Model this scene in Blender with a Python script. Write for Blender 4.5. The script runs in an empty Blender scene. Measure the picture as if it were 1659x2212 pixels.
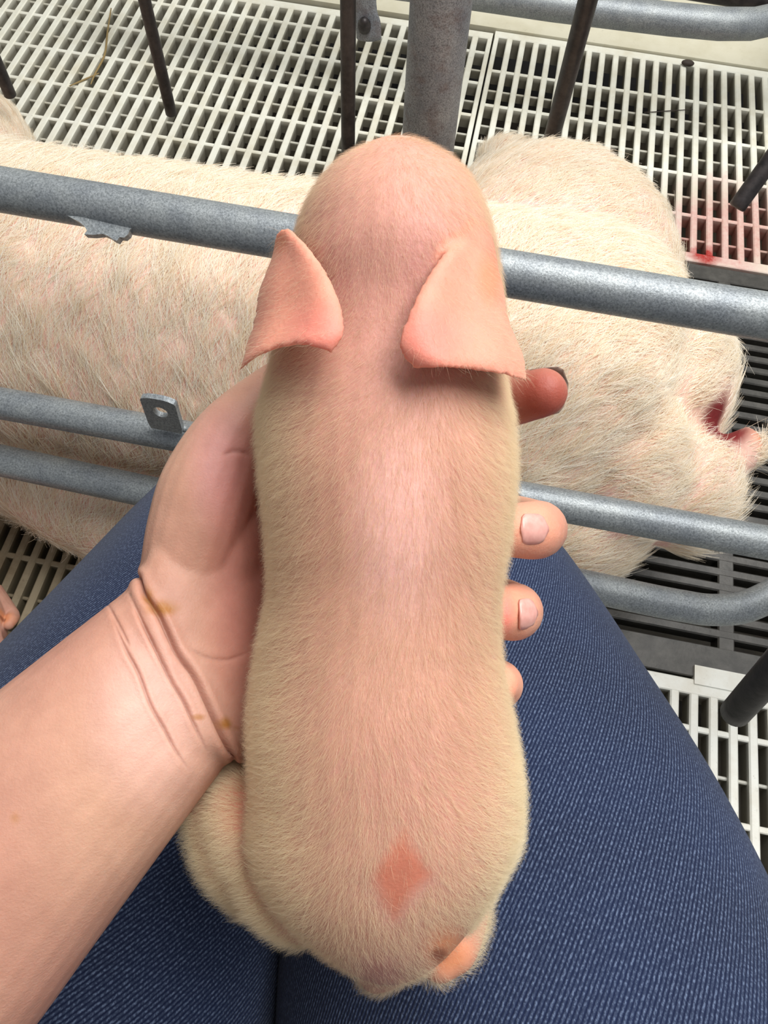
import bpy, bmesh, math, random
import numpy as np
from mathutils import Vector, Matrix

random.seed(7)
RNG = np.random.default_rng(11)
SC = bpy.context.scene
COL = SC.collection

# ------------------------------------------------------------------ camera, world, lights, exposure
FPX, CX, CY = 1661.0, 829.5, 1106.0          # focal length and centre in pixels of the 1659 x 2212 frame
CAMH = 1.05
R = np.array([[0.98100402, 0.18514837, -0.05788954],
              [0.191495, -0.87659132, 0.44149441],
              [0.0309965, -0.44419335, -0.8953946]])   # columns: camera right, down, forward in world axes
CAM = np.array([0.0, 0.0, CAMH])
RIGHT, DOWN, FWD = R[:, 0], R[:, 1], R[:, 2]

cd = bpy.data.cameras.new('camera')
cam = bpy.data.objects.new('camera', cd)
COL.objects.link(cam)
cd.sensor_fit = 'VERTICAL'
cd.sensor_height = 36.0
cd.lens = 36.0 * FPX / 2212.0
cd.clip_start = 0.01
M4 = Matrix.Identity(4)
for i in range(3):
    M4[i][0] = R[i, 0]; M4[i][1] = -R[i, 1]; M4[i][2] = -R[i, 2]; M4[i][3] = CAM[i]
cam.matrix_world = M4
SC.camera = cam

w = bpy.data.worlds.new('world'); SC.world = w; w.use_nodes = True
bg = w.node_tree.nodes['Background']
bg.inputs[0].default_value = (0.97, 0.985, 1.0, 1); bg.inputs[1].default_value = 0.33

def area(name, loc, target, size, sizey, power, col):
    ld = bpy.data.lights.new(name, 'AREA'); ld.shape = 'RECTANGLE'
    ld.size = size; ld.size_y = sizey; ld.energy = power; ld.color = col
    o = bpy.data.objects.new(name, ld); COL.objects.link(o)
    o.location = loc
    o.rotation_euler = (Vector(target) - Vector(loc)).to_track_quat('-Z', 'Y').to_euler()
    return o
area('barn_ceiling_light', (0.40, 0.80, 2.35), (0.0, 0.5, 0.4), 1.9, 0.9, 58, (1.0, 0.985, 0.95))
area('barn_side_light', (1.3, 1.6, 2.5), (0.0, 0.5, 0.4), 1.6, 0.8, 22, (1.0, 0.98, 0.95))

vs = SC.view_settings
vs.view_transform = 'Standard'; vs.look = 'None'; vs.gamma = 1.0; vs.use_curve_mapping = False
vs.exposure = 0.0
SC.cycles.max_bounces = 7; SC.cycles.diffuse_bounces = 4; SC.cycles.glossy_bounces = 2; SC.cycles.transmission_bounces = 4
SC.cycles.adaptive_threshold = 0.025

# ------------------------------------------------------------------ helpers
def ray(px, py):
    return R @ np.array([(px - CX) / FPX, (py - CY) / FPX, 1.0])
def P(px, py, d):                       # point at depth d along the view axis
    return CAM + ray(px, py) * d
def ony(px, py, y):
    r = ray(px, py); return CAM + r * (y / r[1])
def onz(px, py, z):
    r = ray(px, py); return CAM + r * ((z - CAMH) / r[2])
def project(V):
    d = (V - CAM) @ R
    return d[:, 0] / d[:, 2] * FPX + CX, d[:, 1] / d[:, 2] * FPX + CY, d[:, 2]

def tag(o, label=None, cat=None, group=None, kind=None):
    if label: o['label'] = label
    if cat: o['category'] = cat
    if group: o['group'] = group
    if kind: o['kind'] = kind
    return o
def empty(name, loc=(0, 0, 0)):
    o = bpy.data.objects.new(name, None); COL.objects.link(o); o.location = loc
    o.empty_display_size = 0.05
    return o
def link(name, data, parent=None):
    o = bpy.data.objects.new(name, data); COL.objects.link(o)
    if parent is not None:
        o.parent = parent
        o.matrix_parent_inverse = Matrix.Translation(-Vector(parent_world(parent)))
    return o
def parent_world(p):
    return Vector(p.location)
def mesh(name, V, F, mat=None, smooth=True):
    me = bpy.data.meshes.new(name)
    me.from_pydata([tuple(map(float, v)) for v in V], [], [tuple(map(int, f)) for f in F])
    me.update()
    if mat: me.materials.append(mat)
    if smooth: me.polygons.foreach_set('use_smooth', [True] * len(me.polygons))
    return me
def fix_normals(me):
    bm = bmesh.new(); bm.from_mesh(me); bmesh.ops.recalc_face_normals(bm, faces=bm.faces); bm.to_mesh(me); bm.free()

class MB:
    def __init__(s): s.V = []; s.F = []
    def add(s, V, F):
        o = len(s.V); s.V += [np.array(v, float) for v in V]; s.F += [tuple(i + o for i in f) for f in F]; return s
    def box(s, lo, hi):
        x0, y0, z0 = lo; x1, y1, z1 = hi
        s.add([(x0, y0, z0), (x1, y0, z0), (x1, y1, z0), (x0, y1, z0), (x0, y0, z1), (x1, y0, z1), (x1, y1, z1), (x0, y1, z1)],
              [(0, 3, 2, 1), (4, 5, 6, 7), (0, 1, 5, 4), (1, 2, 6, 5), (2, 3, 7, 6), (3, 0, 4, 7)]); return s
    def mesh(s, name, mat=None, smooth=True):
        me = mesh(name, s.V, s.F, mat, smooth); fix_normals(me); return me

def catmull(A, m):
    A = np.asarray(A, float); n = len(A); out = []
    for i in range(n - 1):
        p0 = A[i - 1] if i > 0 else 2 * A[0] - A[1]
        p1, p2 = A[i], A[i + 1]
        p3 = A[i + 2] if i + 2 < n else 2 * A[-1] - A[-2]
        for k in range(m):
            t = k / m
            out.append(0.5 * (2 * p1 + (p2 - p0) * t + (2 * p0 - 5 * p1 + 4 * p2 - p3) * t * t + (3 * p1 - p0 - 3 * p2 + p3) * t ** 3))
    out.append(A[-1]); return np.array(out)

def loft(secs, n=28, m=5, cap=True, power=1.0, dome_k=1.0):
    """secs: (centre, axis_a, axis_b) triples; interpolated, closed tube with domed ends."""
    A = np.array([np.concatenate(s) for s in secs], float)
    A = catmull(A, m)
    if cap:
        def dome(S, T):
            d = S[:3] - T[:3]; d = d / (np.linalg.norm(d) + 1e-9)
            r = min(np.linalg.norm(S[3:6]), np.linalg.norm(S[6:9]))
            L = []
            for k in (0.35, 0.65, 0.88, 0.985):
                q = S.copy(); q[:3] += d * r * k * dome_k; q[3:] *= math.sqrt(1 - k * k); L.append(q)
            return L
        A = np.array(dome(A[0], A[1])[::-1] + list(A) + dome(A[-1], A[-2]))
    th = np.linspace(0, 2 * np.pi, n, endpoint=False)
    c, s = np.cos(th), np.sin(th)
    if power != 1.0:
        c = np.sign(c) * np.abs(c) ** power; s = np.sign(s) * np.abs(s) ** power
    V = []; F = []
    for q in A:
        V += list(q[None, :3] + np.outer(c, q[3:6]) + np.outer(s, q[6:9]))
    k = len(A)
    for i in range(k - 1):
        for j in range(n):
            a = i * n + j; b = i * n + (j + 1) % n
            F.append((a, b, b + n, a + n))
    V.append(A[0][:3]); V.append(A[-1][:3])
    c0, c1 = k * n, k * n + 1
    for j in range(n):
        F.append((c0, (j + 1) % n, j)); F.append((c1, (k - 1) * n + j, (k - 1) * n + (j + 1) % n))
    return V, F
def frames(pts):
    pts = np.asarray(pts, float)
    T = np.gradient(pts, axis=0); T /= np.linalg.norm(T, axis=1)[:, None]
    ref = np.array([0, 0, 1.0]) if abs(T[0][2]) < 0.9 else np.array([0, 1.0, 0])
    U = []; u = np.cross(T[0], ref); u /= np.linalg.norm(u)
    for t in T:
        u = u - t * (u @ t); u /= np.linalg.norm(u); U.append(u.copy())
    U = np.array(U); W = np.cross(T, U); return T, U, W
def chain(pts, rad, n=20, m=5, flat=None):
    T, U, W = frames(pts)
    secs = []
    for i in range(len(pts)):
        r = rad[i]; ra, rb = (r if not isinstance(r, tuple) else r[0]), (r if not isinstance(r, tuple) else r[1])
        secs.append((np.asarray(pts[i], float), U[i] * ra, W[i] * rb))
    return loft(secs, n, m)
def ellipsoid(c, a, b, d, n=24, k=14):
    c = np.asarray(c, float); V = []; F = []
    for i in range(1, k):
        ph = math.pi * i / k
        for j in range(n):
            t = 2 * math.pi * j / n
            V.append(c + np.asarray(a) * math.cos(t) * math.sin(ph) + np.asarray(b) * math.sin(t) * math.sin(ph) + np.asarray(d) * math.cos(ph))
    for i in range(k - 2):
        for j in range(n):
            x = i * n + j; y = i * n + (j + 1) % n
            F.append((x, y, y + n, x + n))
    V.append(c + np.asarray(d)); V.append(c - np.asarray(d)); t0 = len(V) - 2
    for j in range(n):
        F.append((t0, (j + 1) % n, j)); F.append((t0 + 1, (k - 2) * n + j, (k - 2) * n + (j + 1) % n))
    return V, F
def tube(path, r, n=20, closed_caps=True):
    T, U, W = frames(path); V = []; F = []
    rr = r if hasattr(r, '__len__') else [r] * len(path)
    for i, p in enumerate(path):
        for j in range(n):
            t = 2 * math.pi * j / n
            V.append(np.asarray(p) + rr[i] * (U[i] * math.cos(t) + W[i] * math.sin(t)))
    k = len(path)
    for i in range(k - 1):
        for j in range(n):
            a = i * n + j; b = i * n + (j + 1) % n
            F.append((a, b, b + n, a + n))
    if closed_caps:
        F.append(tuple(range(n))[::-1]); F.append(tuple(range((k - 1) * n, k * n)))
    return V, F

def remesh(mb, voxel, smooth_it=6, lam=0.5):
    me = mb.mesh('tmp')
    o = bpy.data.objects.new('tmp', me); COL.objects.link(o)
    md = o.modifiers.new('r', 'REMESH'); md.mode = 'VOXEL'; md.voxel_size = voxel; md.use_smooth_shade = True
    dg = bpy.context.evaluated_depsgraph_get()
    out = bpy.data.meshes.new_from_object(o.evaluated_get(dg))
    bpy.data.objects.remove(o); bpy.data.meshes.remove(me)
    V = getV(out); E = getE(out)
    V = laplace(V, E, smooth_it, lam)
    setV(out, V)
    out.polygons.foreach_set('use_smooth', [True] * len(out.polygons))
    return out
def getV(me):
    a = np.empty(len(me.vertices) * 3, np.float32); me.vertices.foreach_get('co', a); return a.reshape(-1, 3).astype(float)
def setV(me, V):
    me.vertices.foreach_set('co', np.ascontiguousarray(V, np.float32).ravel()); me.update()
def getE(me):
    a = np.empty(len(me.edges) * 2, np.int32); me.edges.foreach_get('vertices', a); return a.reshape(-1, 2)
def getN(me):
    a = np.empty(len(me.vertices) * 3, np.float32); me.vertices.foreach_get('normal', a); return a.reshape(-1, 3).astype(float)
def laplace(V, E, it, lam):
    n = len(V); deg = np.bincount(E.ravel(), minlength=n).astype(float)
    deg[deg == 0] = 1
    for k in range(it):
        for l in ((lam, -lam * 1.03) if it > 0 else ()):
            S = np.zeros_like(V)
            for c in range(3):
                S[:, c] = np.bincount(E[:, 0], V[E[:, 1], c], n) + np.bincount(E[:, 1], V[E[:, 0], c], n)
            V = V + l * (S / deg[:, None] - V)
    return V
def set_col(me, C, name='Col'):
    at = me.color_attributes.new(name, 'FLOAT_COLOR', 'POINT')
    A = np.ones((len(me.vertices), 4), np.float32); A[:, :3] = C
    at.data.foreach_set('color', A.ravel())
def vnoise(V, scale, seed=0):
    """cheap smooth pseudo-noise (sum of sines), about -1..1"""
    g = np.random.default_rng(seed); out = np.zeros(len(V))
    for k in range(9):
        d = g.normal(size=3); d /= np.linalg.norm(d)
        out += np.sin((V @ d) * scale * g.uniform(0.6, 1.7) + g.uniform(0, 6.28))
    return out / 3.2
def mix(C, col, f):
    f = np.clip(f, 0, 1)[:, None]; return C * (1 - f) + np.array(col)[None] * f
def srgb(r, g, b):
    f = lambda c: ((c / 255 + 0.055) / 1.055) ** 2.4 if c > 10 else c / 255 / 12.92
    return (f(r), f(g), f(b))

# ------------------------------------------------------------------ materials
def newmat(name):
    m = bpy.data.materials.new(name); m.use_nodes = True
    nt = m.node_tree; b = nt.nodes['Principled BSDF']; return m, nt, b
def N(nt, t, **kw):
    n = nt.nodes.new(t)
    for k, v in kw.items():
        if k in n.inputs: n.inputs[k].default_value = v
        else: setattr(n, k, v)
    return n
def ramp(nt, fac, stops):
    r = nt.nodes.new('ShaderNodeValToRGB')
    el = r.color_ramp.elements
    while len(el) < len(stops): el.new(0.5)
    for e, (p, c) in zip(el, stops): e.position = p; e.color = (*c, 1)
    nt.links.new(fac, r.inputs[0]); return r.outputs[0]
def mixc(nt, fac, a, b, mode='MIX'):
    m = nt.nodes.new('ShaderNodeMix'); m.data_type = 'RGBA'; m.blend_type = mode
    for sock, v in ((m.inputs[0], fac), (m.inputs[6], a), (m.inputs[7], b)):
        if hasattr(v, 'links') or hasattr(v, 'is_linked'): nt.links.new(v, sock)
        elif isinstance(v, (int, float)): sock.default_value = v
        else: sock.default_value = (*v, 1)
    return m.outputs[2]
def math_(nt, op, a, b=None, c=None):
    m = nt.nodes.new('ShaderNodeMath'); m.operation = op
    for i, v in enumerate((a, b, c)):
        if v is None: continue
        if isinstance(v, (int, float)): m.inputs[i].default_value = v
        else: nt.links.new(v, m.inputs[i])
    return m.outputs[0]
def bump(nt, b, h, strength, dist):
    n = nt.nodes.new('ShaderNodeBump'); n.inputs['Strength'].default_value = strength; n.inputs['Distance'].default_value = dist
    nt.links.new(h, n.inputs['Height']); nt.links.new(n.outputs[0], b.inputs['Normal']); return n
def objco(nt):
    return nt.nodes.new('ShaderNodeTexCoord').outputs['Object']
def noise(nt, vec, scale, detail=4, rough=0.6):
    n = nt.nodes.new('ShaderNodeTexNoise'); n.inputs['Scale'].default_value = scale
    n.inputs['Detail'].default_value = detail; n.inputs['Roughness'].default_value = rough
    if vec is not None: nt.links.new(vec, n.inputs['Vector'])
    return n.outputs[0]
def position(nt):
    return nt.nodes.new('ShaderNodeNewGeometry').outputs['Position']

def skin_mat(name, mottle, sss, scale, rough=0.5, bumpd=0.0003, bscale=900):
    m, nt, b = newmat(name)
    at = nt.nodes.new('ShaderNodeAttribute'); at.attribute_name = 'Col'
    p = position(nt)
    n1 = noise(nt, p, scale, 5, 0.65)
    f = ramp(nt, n1, [(0.35, (1 - mottle, 1 - mottle * 1.25, 1 - mottle * 1.3)), (0.65, (1 + mottle * 0.3, 1 + mottle * 0.3, 1 + mottle * 0.3))])
    c = mixc(nt, 1.0, at.outputs['Color'], f, 'MULTIPLY')
    nt.links.new(c, b.inputs['Base Color'])
    b.inputs['Roughness'].default_value = rough
    b.inputs['Specular IOR Level'].default_value = 0.35
    b.inputs['Subsurface Weight'].default_value = sss
    b.inputs['Subsurface Radius'].default_value = (1.0, 0.4, 0.25)
    b.inputs['Subsurface Scale'].default_value = 0.004
    n2 = noise(nt, p, bscale, 3, 0.6)
    bump(nt, b, n2, 0.5, bumpd)
    return m
M_piglet = skin_mat('piglet_skin', 0.10, 0.5, 55, 0.55, 0.0004, 700)
M_skin = skin_mat('human_skin', 0.10, 0.45, 70, 0.5, 0.00035, 1100)
M_sow = skin_mat('sow_skin', 0.12, 0.0, 18, 0.6, 0.002, 150)

def hair_mat(name, c0, c1, c2, rough=0.5, transl=0.45, pale=(1, 1, 1)):
    m = bpy.data.materials.new(name); m.use_nodes = True; nt = m.node_tree; nt.nodes.clear()
    out = nt.nodes.new('ShaderNodeOutputMaterial')
    hi = nt.nodes.new('ShaderNodeHairInfo')
    col = ramp(nt, hi.outputs['Random'], [(0.0, c0), (0.5, c1), (1.0, c2)])
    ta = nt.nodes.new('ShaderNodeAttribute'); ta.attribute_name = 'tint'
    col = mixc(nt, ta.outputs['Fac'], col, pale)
    d = nt.nodes.new('ShaderNodeBsdfDiffuse'); t = nt.nodes.new('ShaderNodeBsdfTranslucent'); g = nt.nodes.new('ShaderNodeBsdfGlossy')
    g.inputs['Roughness'].default_value = rough; g.inputs['Color'].default_value = (1, 0.97, 0.9, 1)
    nt.links.new(col, d.inputs[0]); nt.links.new(col, t.inputs[0])
    a = nt.nodes.new('ShaderNodeMixShader'); a.inputs[0].default_value = transl
    nt.links.new(d.outputs[0], a.inputs[1]); nt.links.new(t.outputs[0], a.inputs[2])
    e = nt.nodes.new('ShaderNodeMixShader'); e.inputs[0].default_value = 0.05
    nt.links.new(a.outputs[0], e.inputs[1]); nt.links.new(g.outputs[0], e.inputs[2])
    nt.links.new(e.outputs[0], out.inputs[0]); return m
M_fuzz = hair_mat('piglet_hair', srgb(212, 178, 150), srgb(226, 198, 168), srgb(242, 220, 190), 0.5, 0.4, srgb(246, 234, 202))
M_bristle = hair_mat('sow_bristle', srgb(246, 228, 200), srgb(255, 248, 232), srgb(255, 253, 246), 0.4, 0.35)

def galv_mat(name, tint, dark, rough, rust=0.0):
    m, nt, b = newmat(name)
    p = position(nt)
    v = nt.nodes.new('ShaderNodeTexVoronoi'); v.inputs['Scale'].default_value = 800
    nt.links.new(p, v.inputs['Vector'])
    n1 = noise(nt, p, 520, 4, 0.7); n2 = noise(nt, p, 30, 4, 0.6)
    c = ramp(nt, n1, [(0.33, dark), (0.5, tint), (0.72, tuple(min(1, x * 1.5) for x in tint))])
    c2 = ramp(nt, n2, [(0.3, (0.72, 0.74, 0.78)), (0.7, (1.08, 1.08, 1.06))])
    c = mixc(nt, 1.0, c, c2, 'MULTIPLY')
    if rust:
        n3 = noise(nt, p, 34, 5, 0.7)
        rf = ramp(nt, n3, [(0.5, (0, 0, 0)), (0.68, (rust, rust, rust))])
        c = mixc(nt, rf, c, srgb(96, 70, 66))
    nt.links.new(c, b.inputs['Base Color'])
    b.inputs['Metallic'].default_value = 0.35
    rr = ramp(nt, v.outputs['Distance'], [(0.0, (rough - .12,) * 3), (1.0, (rough + .15,) * 3)])
    nt.links.new(rr, b.inputs['Roughness'])
    bump(nt, b, n1, 0.6, 0.0006)
    return m
M_galv = galv_mat('galvanised_steel', srgb(146, 151, 154), srgb(112, 118, 121), 0.38)
M_post = galv_mat('galvanised_post_steel', srgb(142, 144, 148), srgb(92, 92, 98), 0.55, 0.55)
M_rod, nt, b = newmat('dark_rod_steel')
p = position(nt); n1 = noise(nt, p, 60, 5, 0.7)
nt.links.new(ramp(nt, n1, [(0.3, srgb(30, 28, 30)), (0.7, srgb(66, 60, 60))]), b.inputs['Base Color'])
b.inputs['Metallic'].default_value = 0.3; b.inputs['Roughness'].default_value = 0.45
bump(nt, b, n1, 0.4, 0.001)

def plastic_mat(name, base, dirt, amount, stain=None):
    m, nt, b = newmat(name)
    p = position(nt)
    n1 = noise(nt, p, 14, 5, 0.65); n2 = noise(nt, p, 120, 4, 0.7)
    f = ramp(nt, n1, [(0.42, (0, 0, 0)), (0.75, (amount,) * 3)])
    c = mixc(nt, f, base, dirt)
    f2 = ramp(nt, n2, [(0.62, (0, 0, 0)), (0.78, (0.45,) * 3)])
    c = mixc(nt, f2, c, tuple(x * 0.55 for x in dirt))
    # manure film on everything below the walking surface
    sp = nt.nodes.new('ShaderNodeSeparateXYZ'); nt.links.new(p, sp.inputs[0])
    depth = math_(nt, 'MULTIPLY', math_(nt, 'ADD', math_(nt, 'MULTIPLY', sp.outputs['Z'], -1.0), -0.004), 70.0)
    dn = math_(nt, 'MINIMUM', math_(nt, 'MAXIMUM', depth, 0.0), 0.75)
    c = mixc(nt, dn, c, srgb(112, 104, 84))
    if stain:
        for (sx, sy, sr, sc, amt) in stain:
            vm = nt.nodes.new('ShaderNodeVectorMath'); vm.operation = 'DISTANCE'
            nt.links.new(p, vm.inputs[0]); vm.inputs[1].default_value = (sx, sy, 0)
            d = math_(nt, 'ADD', vm.outputs['Value'], math_(nt, 'MULTIPLY', math_(nt, 'SUBTRACT', n1, 0.5), sr * 1.2))
            fd = math_(nt, 'MULTIPLY', math_(nt, 'MINIMUM', math_(nt, 'MAXIMUM', math_(nt, 'DIVIDE', math_(nt, 'SUBTRACT', sr, d), sr * 0.6), 0.0), 1.0), amt)
            fd = math_(nt, 'MULTIPLY', fd, math_(nt, 'ADD', n2, 0.35))
            c = mixc(nt, fd, c, sc)
    nt.links.new(c, b.inputs['Base Color'])
    b.inputs['Roughness'].default_value = 0.42
    bump(nt, b, n2, 0.35, 0.0008)
    return m
BLOOD = srgb(196, 92, 84)
M_white = plastic_mat('white_plastic_slat', srgb(238, 238, 226), srgb(196, 184, 150), 0.5,
                      [(0.46, 1.24, 0.17, BLOOD, 0.62), (0.415, 1.165, 0.03, srgb(170, 40, 34), 1.1)])
M_white_near = plastic_mat('white_plastic_slat_near', srgb(236, 237, 230), srgb(188, 172, 142), 0.45)
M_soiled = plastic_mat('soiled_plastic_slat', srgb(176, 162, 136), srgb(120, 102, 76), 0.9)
M_ledge = plastic_mat('cream_board', srgb(214, 210, 190), srgb(188, 180, 150), 0.5)

M_iron, nt, b = newmat('cast_iron_grate')
p = position(nt); n1 = noise(nt, p, 30, 5, 0.7)
nt.links.new(ramp(nt, n1, [(0.3, srgb(50, 49, 47)), (0.7, srgb(86, 84, 80))]), b.inputs['Base Color'])
b.inputs['Roughness'].default_value = 0.4; b.inputs['Metallic'].default_value = 0.1
bump(nt, b, noise(nt, p, 200, 3), 0.3, 0.001)
M_pit, nt, b = newmat('pit_slurry')
p = position(nt); n1 = noise(nt, p, 7, 5, 0.6)
nt.links.new(ramp(nt, n1, [(0.35, srgb(40, 32, 22)), (0.7, srgb(92, 84, 66))]), b.inputs['Base Color'])
b.inputs['Roughness'].default_value = 0.5
M_blood, nt, b = newmat('wet_blood')
p = position(nt); n1 = noise(nt, p, 60, 4)
nt.links.new(ramp(nt, n1, [(0.3, srgb(112, 30, 34)), (0.7, srgb(176, 84, 78))]), b.inputs['Base Color'])
b.inputs['Roughness'].default_value = 0.25

M_denim, nt, b = newmat('blue_denim')
uv = nt.nodes.new('ShaderNodeUVMap'); uv.uv_map = 'UVMap'
sp = nt.nodes.new('ShaderNodeSeparateXYZ'); nt.links.new(uv.outputs[0], sp.inputs[0])
U_, V_ = sp.outputs['X'], sp.outputs['Y']
warp = math_(nt, 'MULTIPLY', math_(nt, 'SUBTRACT', noise(nt, uv.outputs[0], 160, 3), 0.5), 1.1)
diag = math_(nt, 'SUBTRACT', math_(nt, 'MULTIPLY', U_, 2 * math.pi / 0.00145), math_(nt, 'MULTIPLY', V_, 2 * math.pi / 0.0031))
tw = math_(nt, 'SINE', math_(nt, 'ADD', diag, warp))
mp = nt.nodes.new('ShaderNodeMapping'); mp.inputs['Scale'].default_value = (1250, 560, 1); mp.inputs['Rotation'].default_value = (0, 0, -0.35)
nt.links.new(uv.outputs[0], mp.inputs[0])
fl = noise(nt, mp.outputs[0], 1.0, 2, 0.6)
flk = ramp(nt, fl, [(0.46, (0, 0, 0)), (0.66, (1, 1, 1))])
twr = math_(nt, 'MULTIPLY', math_(nt, 'ADD', tw, 1.0), 0.5)
lightf = math_(nt, 'MULTIPLY', math_(nt, 'ADD', math_(nt, 'MULTIPLY', flk, 0.75), 0.22), twr)
big = noise(nt, uv.outputs[0], 9, 4, 0.6)
basec = ramp(nt, big, [(0.3, srgb(11, 19, 45)), (0.7, srgb(18, 30, 61))])
cc = mixc(nt, math_(nt, 'MULTIPLY', lightf, 0.5), basec, srgb(132, 150, 182))
nt.links.new(cc, b.inputs['Base Color'])
b.inputs['Roughness'].default_value = 0.85; b.inputs['Specular IOR Level'].default_value = 0.15
b.inputs['Sheen Weight'].default_value = 0.08
bump(nt, b, math_(nt, 'ADD', tw, math_(nt, 'MULTIPLY', flk, 1.0)), 0.5, 0.0003)
M_shirt, nt, b = newmat('grey_cotton'); b.inputs['Base Color'].default_value = (0.10, 0.105, 0.115, 1); b.inputs['Roughness'].default_value = 0.9
M_boot, nt, b = newmat('black_rubber'); b.inputs['Base Color'].default_value = (0.012, 0.012, 0.013, 1); b.inputs['Roughness'].default_value = 0.5
M_nail, nt, b = newmat('fingernail'); b.inputs['Roughness'].default_value = 0.28
p = position(nt)
nt.links.new(ramp(nt, noise(nt, p, 260, 3), [(0.35, srgb(206, 146, 136)), (0.65, srgb(218, 164, 154))]), b.inputs['Base Color'])
M_naildirt, nt, b = newmat('fingernail_free_edge'); b.inputs['Base Color'].default_value = (*srgb(140, 118, 104), 1); b.inputs['Roughness'].default_value = 0.35
M_eye, nt, b = newmat('dark_eye'); b.inputs['Base Color'].default_value = (0.01, 0.008, 0.007, 1); b.inputs['Roughness'].default_value = 0.1
M_conc, nt, b = newmat('painted_wall')
p = position(nt)
nt.links.new(ramp(nt, noise(nt, p, 6, 5), [(0.3, srgb(206, 204, 190)), (0.7, srgb(224, 222, 210))]), b.inputs['Base Color'])

# ------------------------------------------------------------------ floor: plastic slat panels, iron grate, pit
floor = empty('floor'); floor['kind'] = 'structure'
SLAT_CACHE = {}
def bar_mesh(name, L, w, h, mat, taper=0.7, along='y', bev=0.0015):
    key = (name, round(L, 4), round(w, 4), round(h, 4), mat.name, along)
    if key in SLAT_CACHE: return SLAT_CACHE[key]
    prof = [(-w / 2 + bev, 0), (w / 2 - bev, 0), (w / 2, -bev), (w / 2 * taper, -h), (-w / 2 * taper, -h), (-w / 2, -bev)]
    V = []; 
    for t in (-L / 2, L / 2):
        for (a, z) in prof:
            V.append((a, t, z) if along == 'y' else (t, a, z))
    k = len(prof)
    F = [(i, (i + 1) % k, k + (i + 1) % k, k + i) for i in range(k)] + [tuple(range(k)), tuple(range(k, 2 * k))[::-1]]
    me = mesh(name, V, F, mat, False); fix_normals(me); SLAT_CACHE[key] = me; return me
def panel(name, x0, x1, y0, y1, pitch, sw, rib, ribphase, mat, notch=None, dx=0.0):
    pr = empty(name, ((x0 + x1) / 2, (y0 + y1) / 2, 0)); pr.parent = floor
    ox, oy = pr.location.x, pr.location.y
    def put(nm, me, x, y, z=0.0):
        o = bpy.data.objects.new(nm, me); COL.objects.link(o); o.parent = pr; o.location = (x - ox, y - oy, z)
        o.rotation_euler = (0, random.uniform(-.012, .012), 0) if nm == 'slat' else (0, 0, 0)
    e = 0.022
    put('edge_rail', bar_mesh('edge_rail', x1 - x0, e, 0.045, mat, 0.9, 'x'), (x0 + x1) / 2, y1 - e / 2)
    put('edge_rail', bar_mesh('edge_rail', x1 - x0, e, 0.045, mat, 0.9, 'x'), (x0 + x1) / 2, y0 + e / 2)
    se = 0.010
    for x in (x0 + se / 2, x1 - se / 2):
        put('side_rail', bar_mesh('side_rail', y1 - y0 - 2 * e, se, 0.045, mat, 0.9, 'y'), x, (y0 + y1) / 2)
    n = int((x1 - x0 - se) / pitch)
    pt = (x1 - x0 - se) / n
    for i in range(1, n):
        put('slat', bar_mesh('slat', y1 - y0 - 2 * e + 0.002, sw, 0.035, mat, 0.55, 'y', 0.002), x0 + se / 2 + i * pt, (y0 + y1) / 2, random.uniform(-.0006, .0003))
    y = y1 - ribphase; k = 0
    while y > y0 + e:
        thick = k % 2 == 0
        put('cross_rib', bar_mesh('cross_rib' + ('_main' if thick else '_thin'), x1 - x0 - 2 * se, 0.0085 if thick else 0.005, 0.03 if thick else 0.02, mat, 0.6, 'x'),
            (x0 + x1) / 2, y, -0.002 if thick else -0.009)
        y -= rib / 2; k += 1
    return pr
panel('slat_panel', -0.0535, 1.1065, 1.145, 1.745, 0.0290, 0.0128, 0.114, 0.136, M_white)
panel('slat_panel', -1.2625, -0.0575, 0.93, 1.735, 0.0318, 0.0135, 0.1045, 0.07, M_white)
panel('slat_panel', -2.47, -1.2665, 0.93, 1.735, 0.0318, 0.0135, 0.1045, 0.07, M_white)
panel('slat_panel', 0.0, 1.1065, -0.25, 0.352, 0.0262, 0.0125, 0.113, 0.068, M_white_near)
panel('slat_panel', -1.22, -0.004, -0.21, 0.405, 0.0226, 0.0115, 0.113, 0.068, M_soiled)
panel('slat_panel', -2.47, -0.25, 0.41, 0.926, 0.0318, 0.0135, 0.1045, 0.07, M_white)

tb = bpy.data.objects.new('edge_tab', MB().box((0.405, 0.345, -0.01), (1.1065, 0.372, 0.0025)).mesh('edge_tab', M_white_near, False)); COL.objects.link(tb); tb.parent = floor
# cast-iron grate: bars along x, wide webs along y
gx0, gx1, gy0, gy1 = -0.246, 1.1065, 0.356, 1.141
gr = empty('iron_grate', ((gx0 + gx1) / 2, (gy0 + gy1) / 2, 0)); gr.parent = floor
def gput(nm, me, x, y, z=-0.002):
    o = bpy.data.objects.new(nm, me); COL.objects.link(o); o.parent = gr; o.location = (x - gr.location.x, y - gr.location.y, z)
gput('edge_rail', bar_mesh('edge_rail', gx1 - gx0, 0.034, 0.05, M_iron, 0.9, 'x'), (gx0 + gx1) / 2, gy1 - 0.017)
gput('edge_rail', bar_mesh('edge_rail', gx1 - gx0, 0.05, 0.05, M_iron, 0.9, 'x'), (gx0 + gx1) / 2, gy0 + 0.025)
ys = np.arange(gy0 + 0.05 + 0.021, gy1 - 0.034 - 0.012, 0.0245)
for y in ys:
    gput('grate_bar', bar_mesh('grate_bar', gx1 - gx0, 0.0135, 0.03, M_iron, 0.6, 'x', 0.002), (gx0 + gx1) / 2, y)
x = gx0 + 0.012
while x < gx1:
    gput('grate_web', bar_mesh('grate_web', gy1 - gy0 - 0.08, 0.024, 0.035, M_iron, 0.7, 'y', 0.002), x, (gy0 + 0.05 + gy1 - 0.034) / 2, -0.0025)
    x += 0.2285
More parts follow.
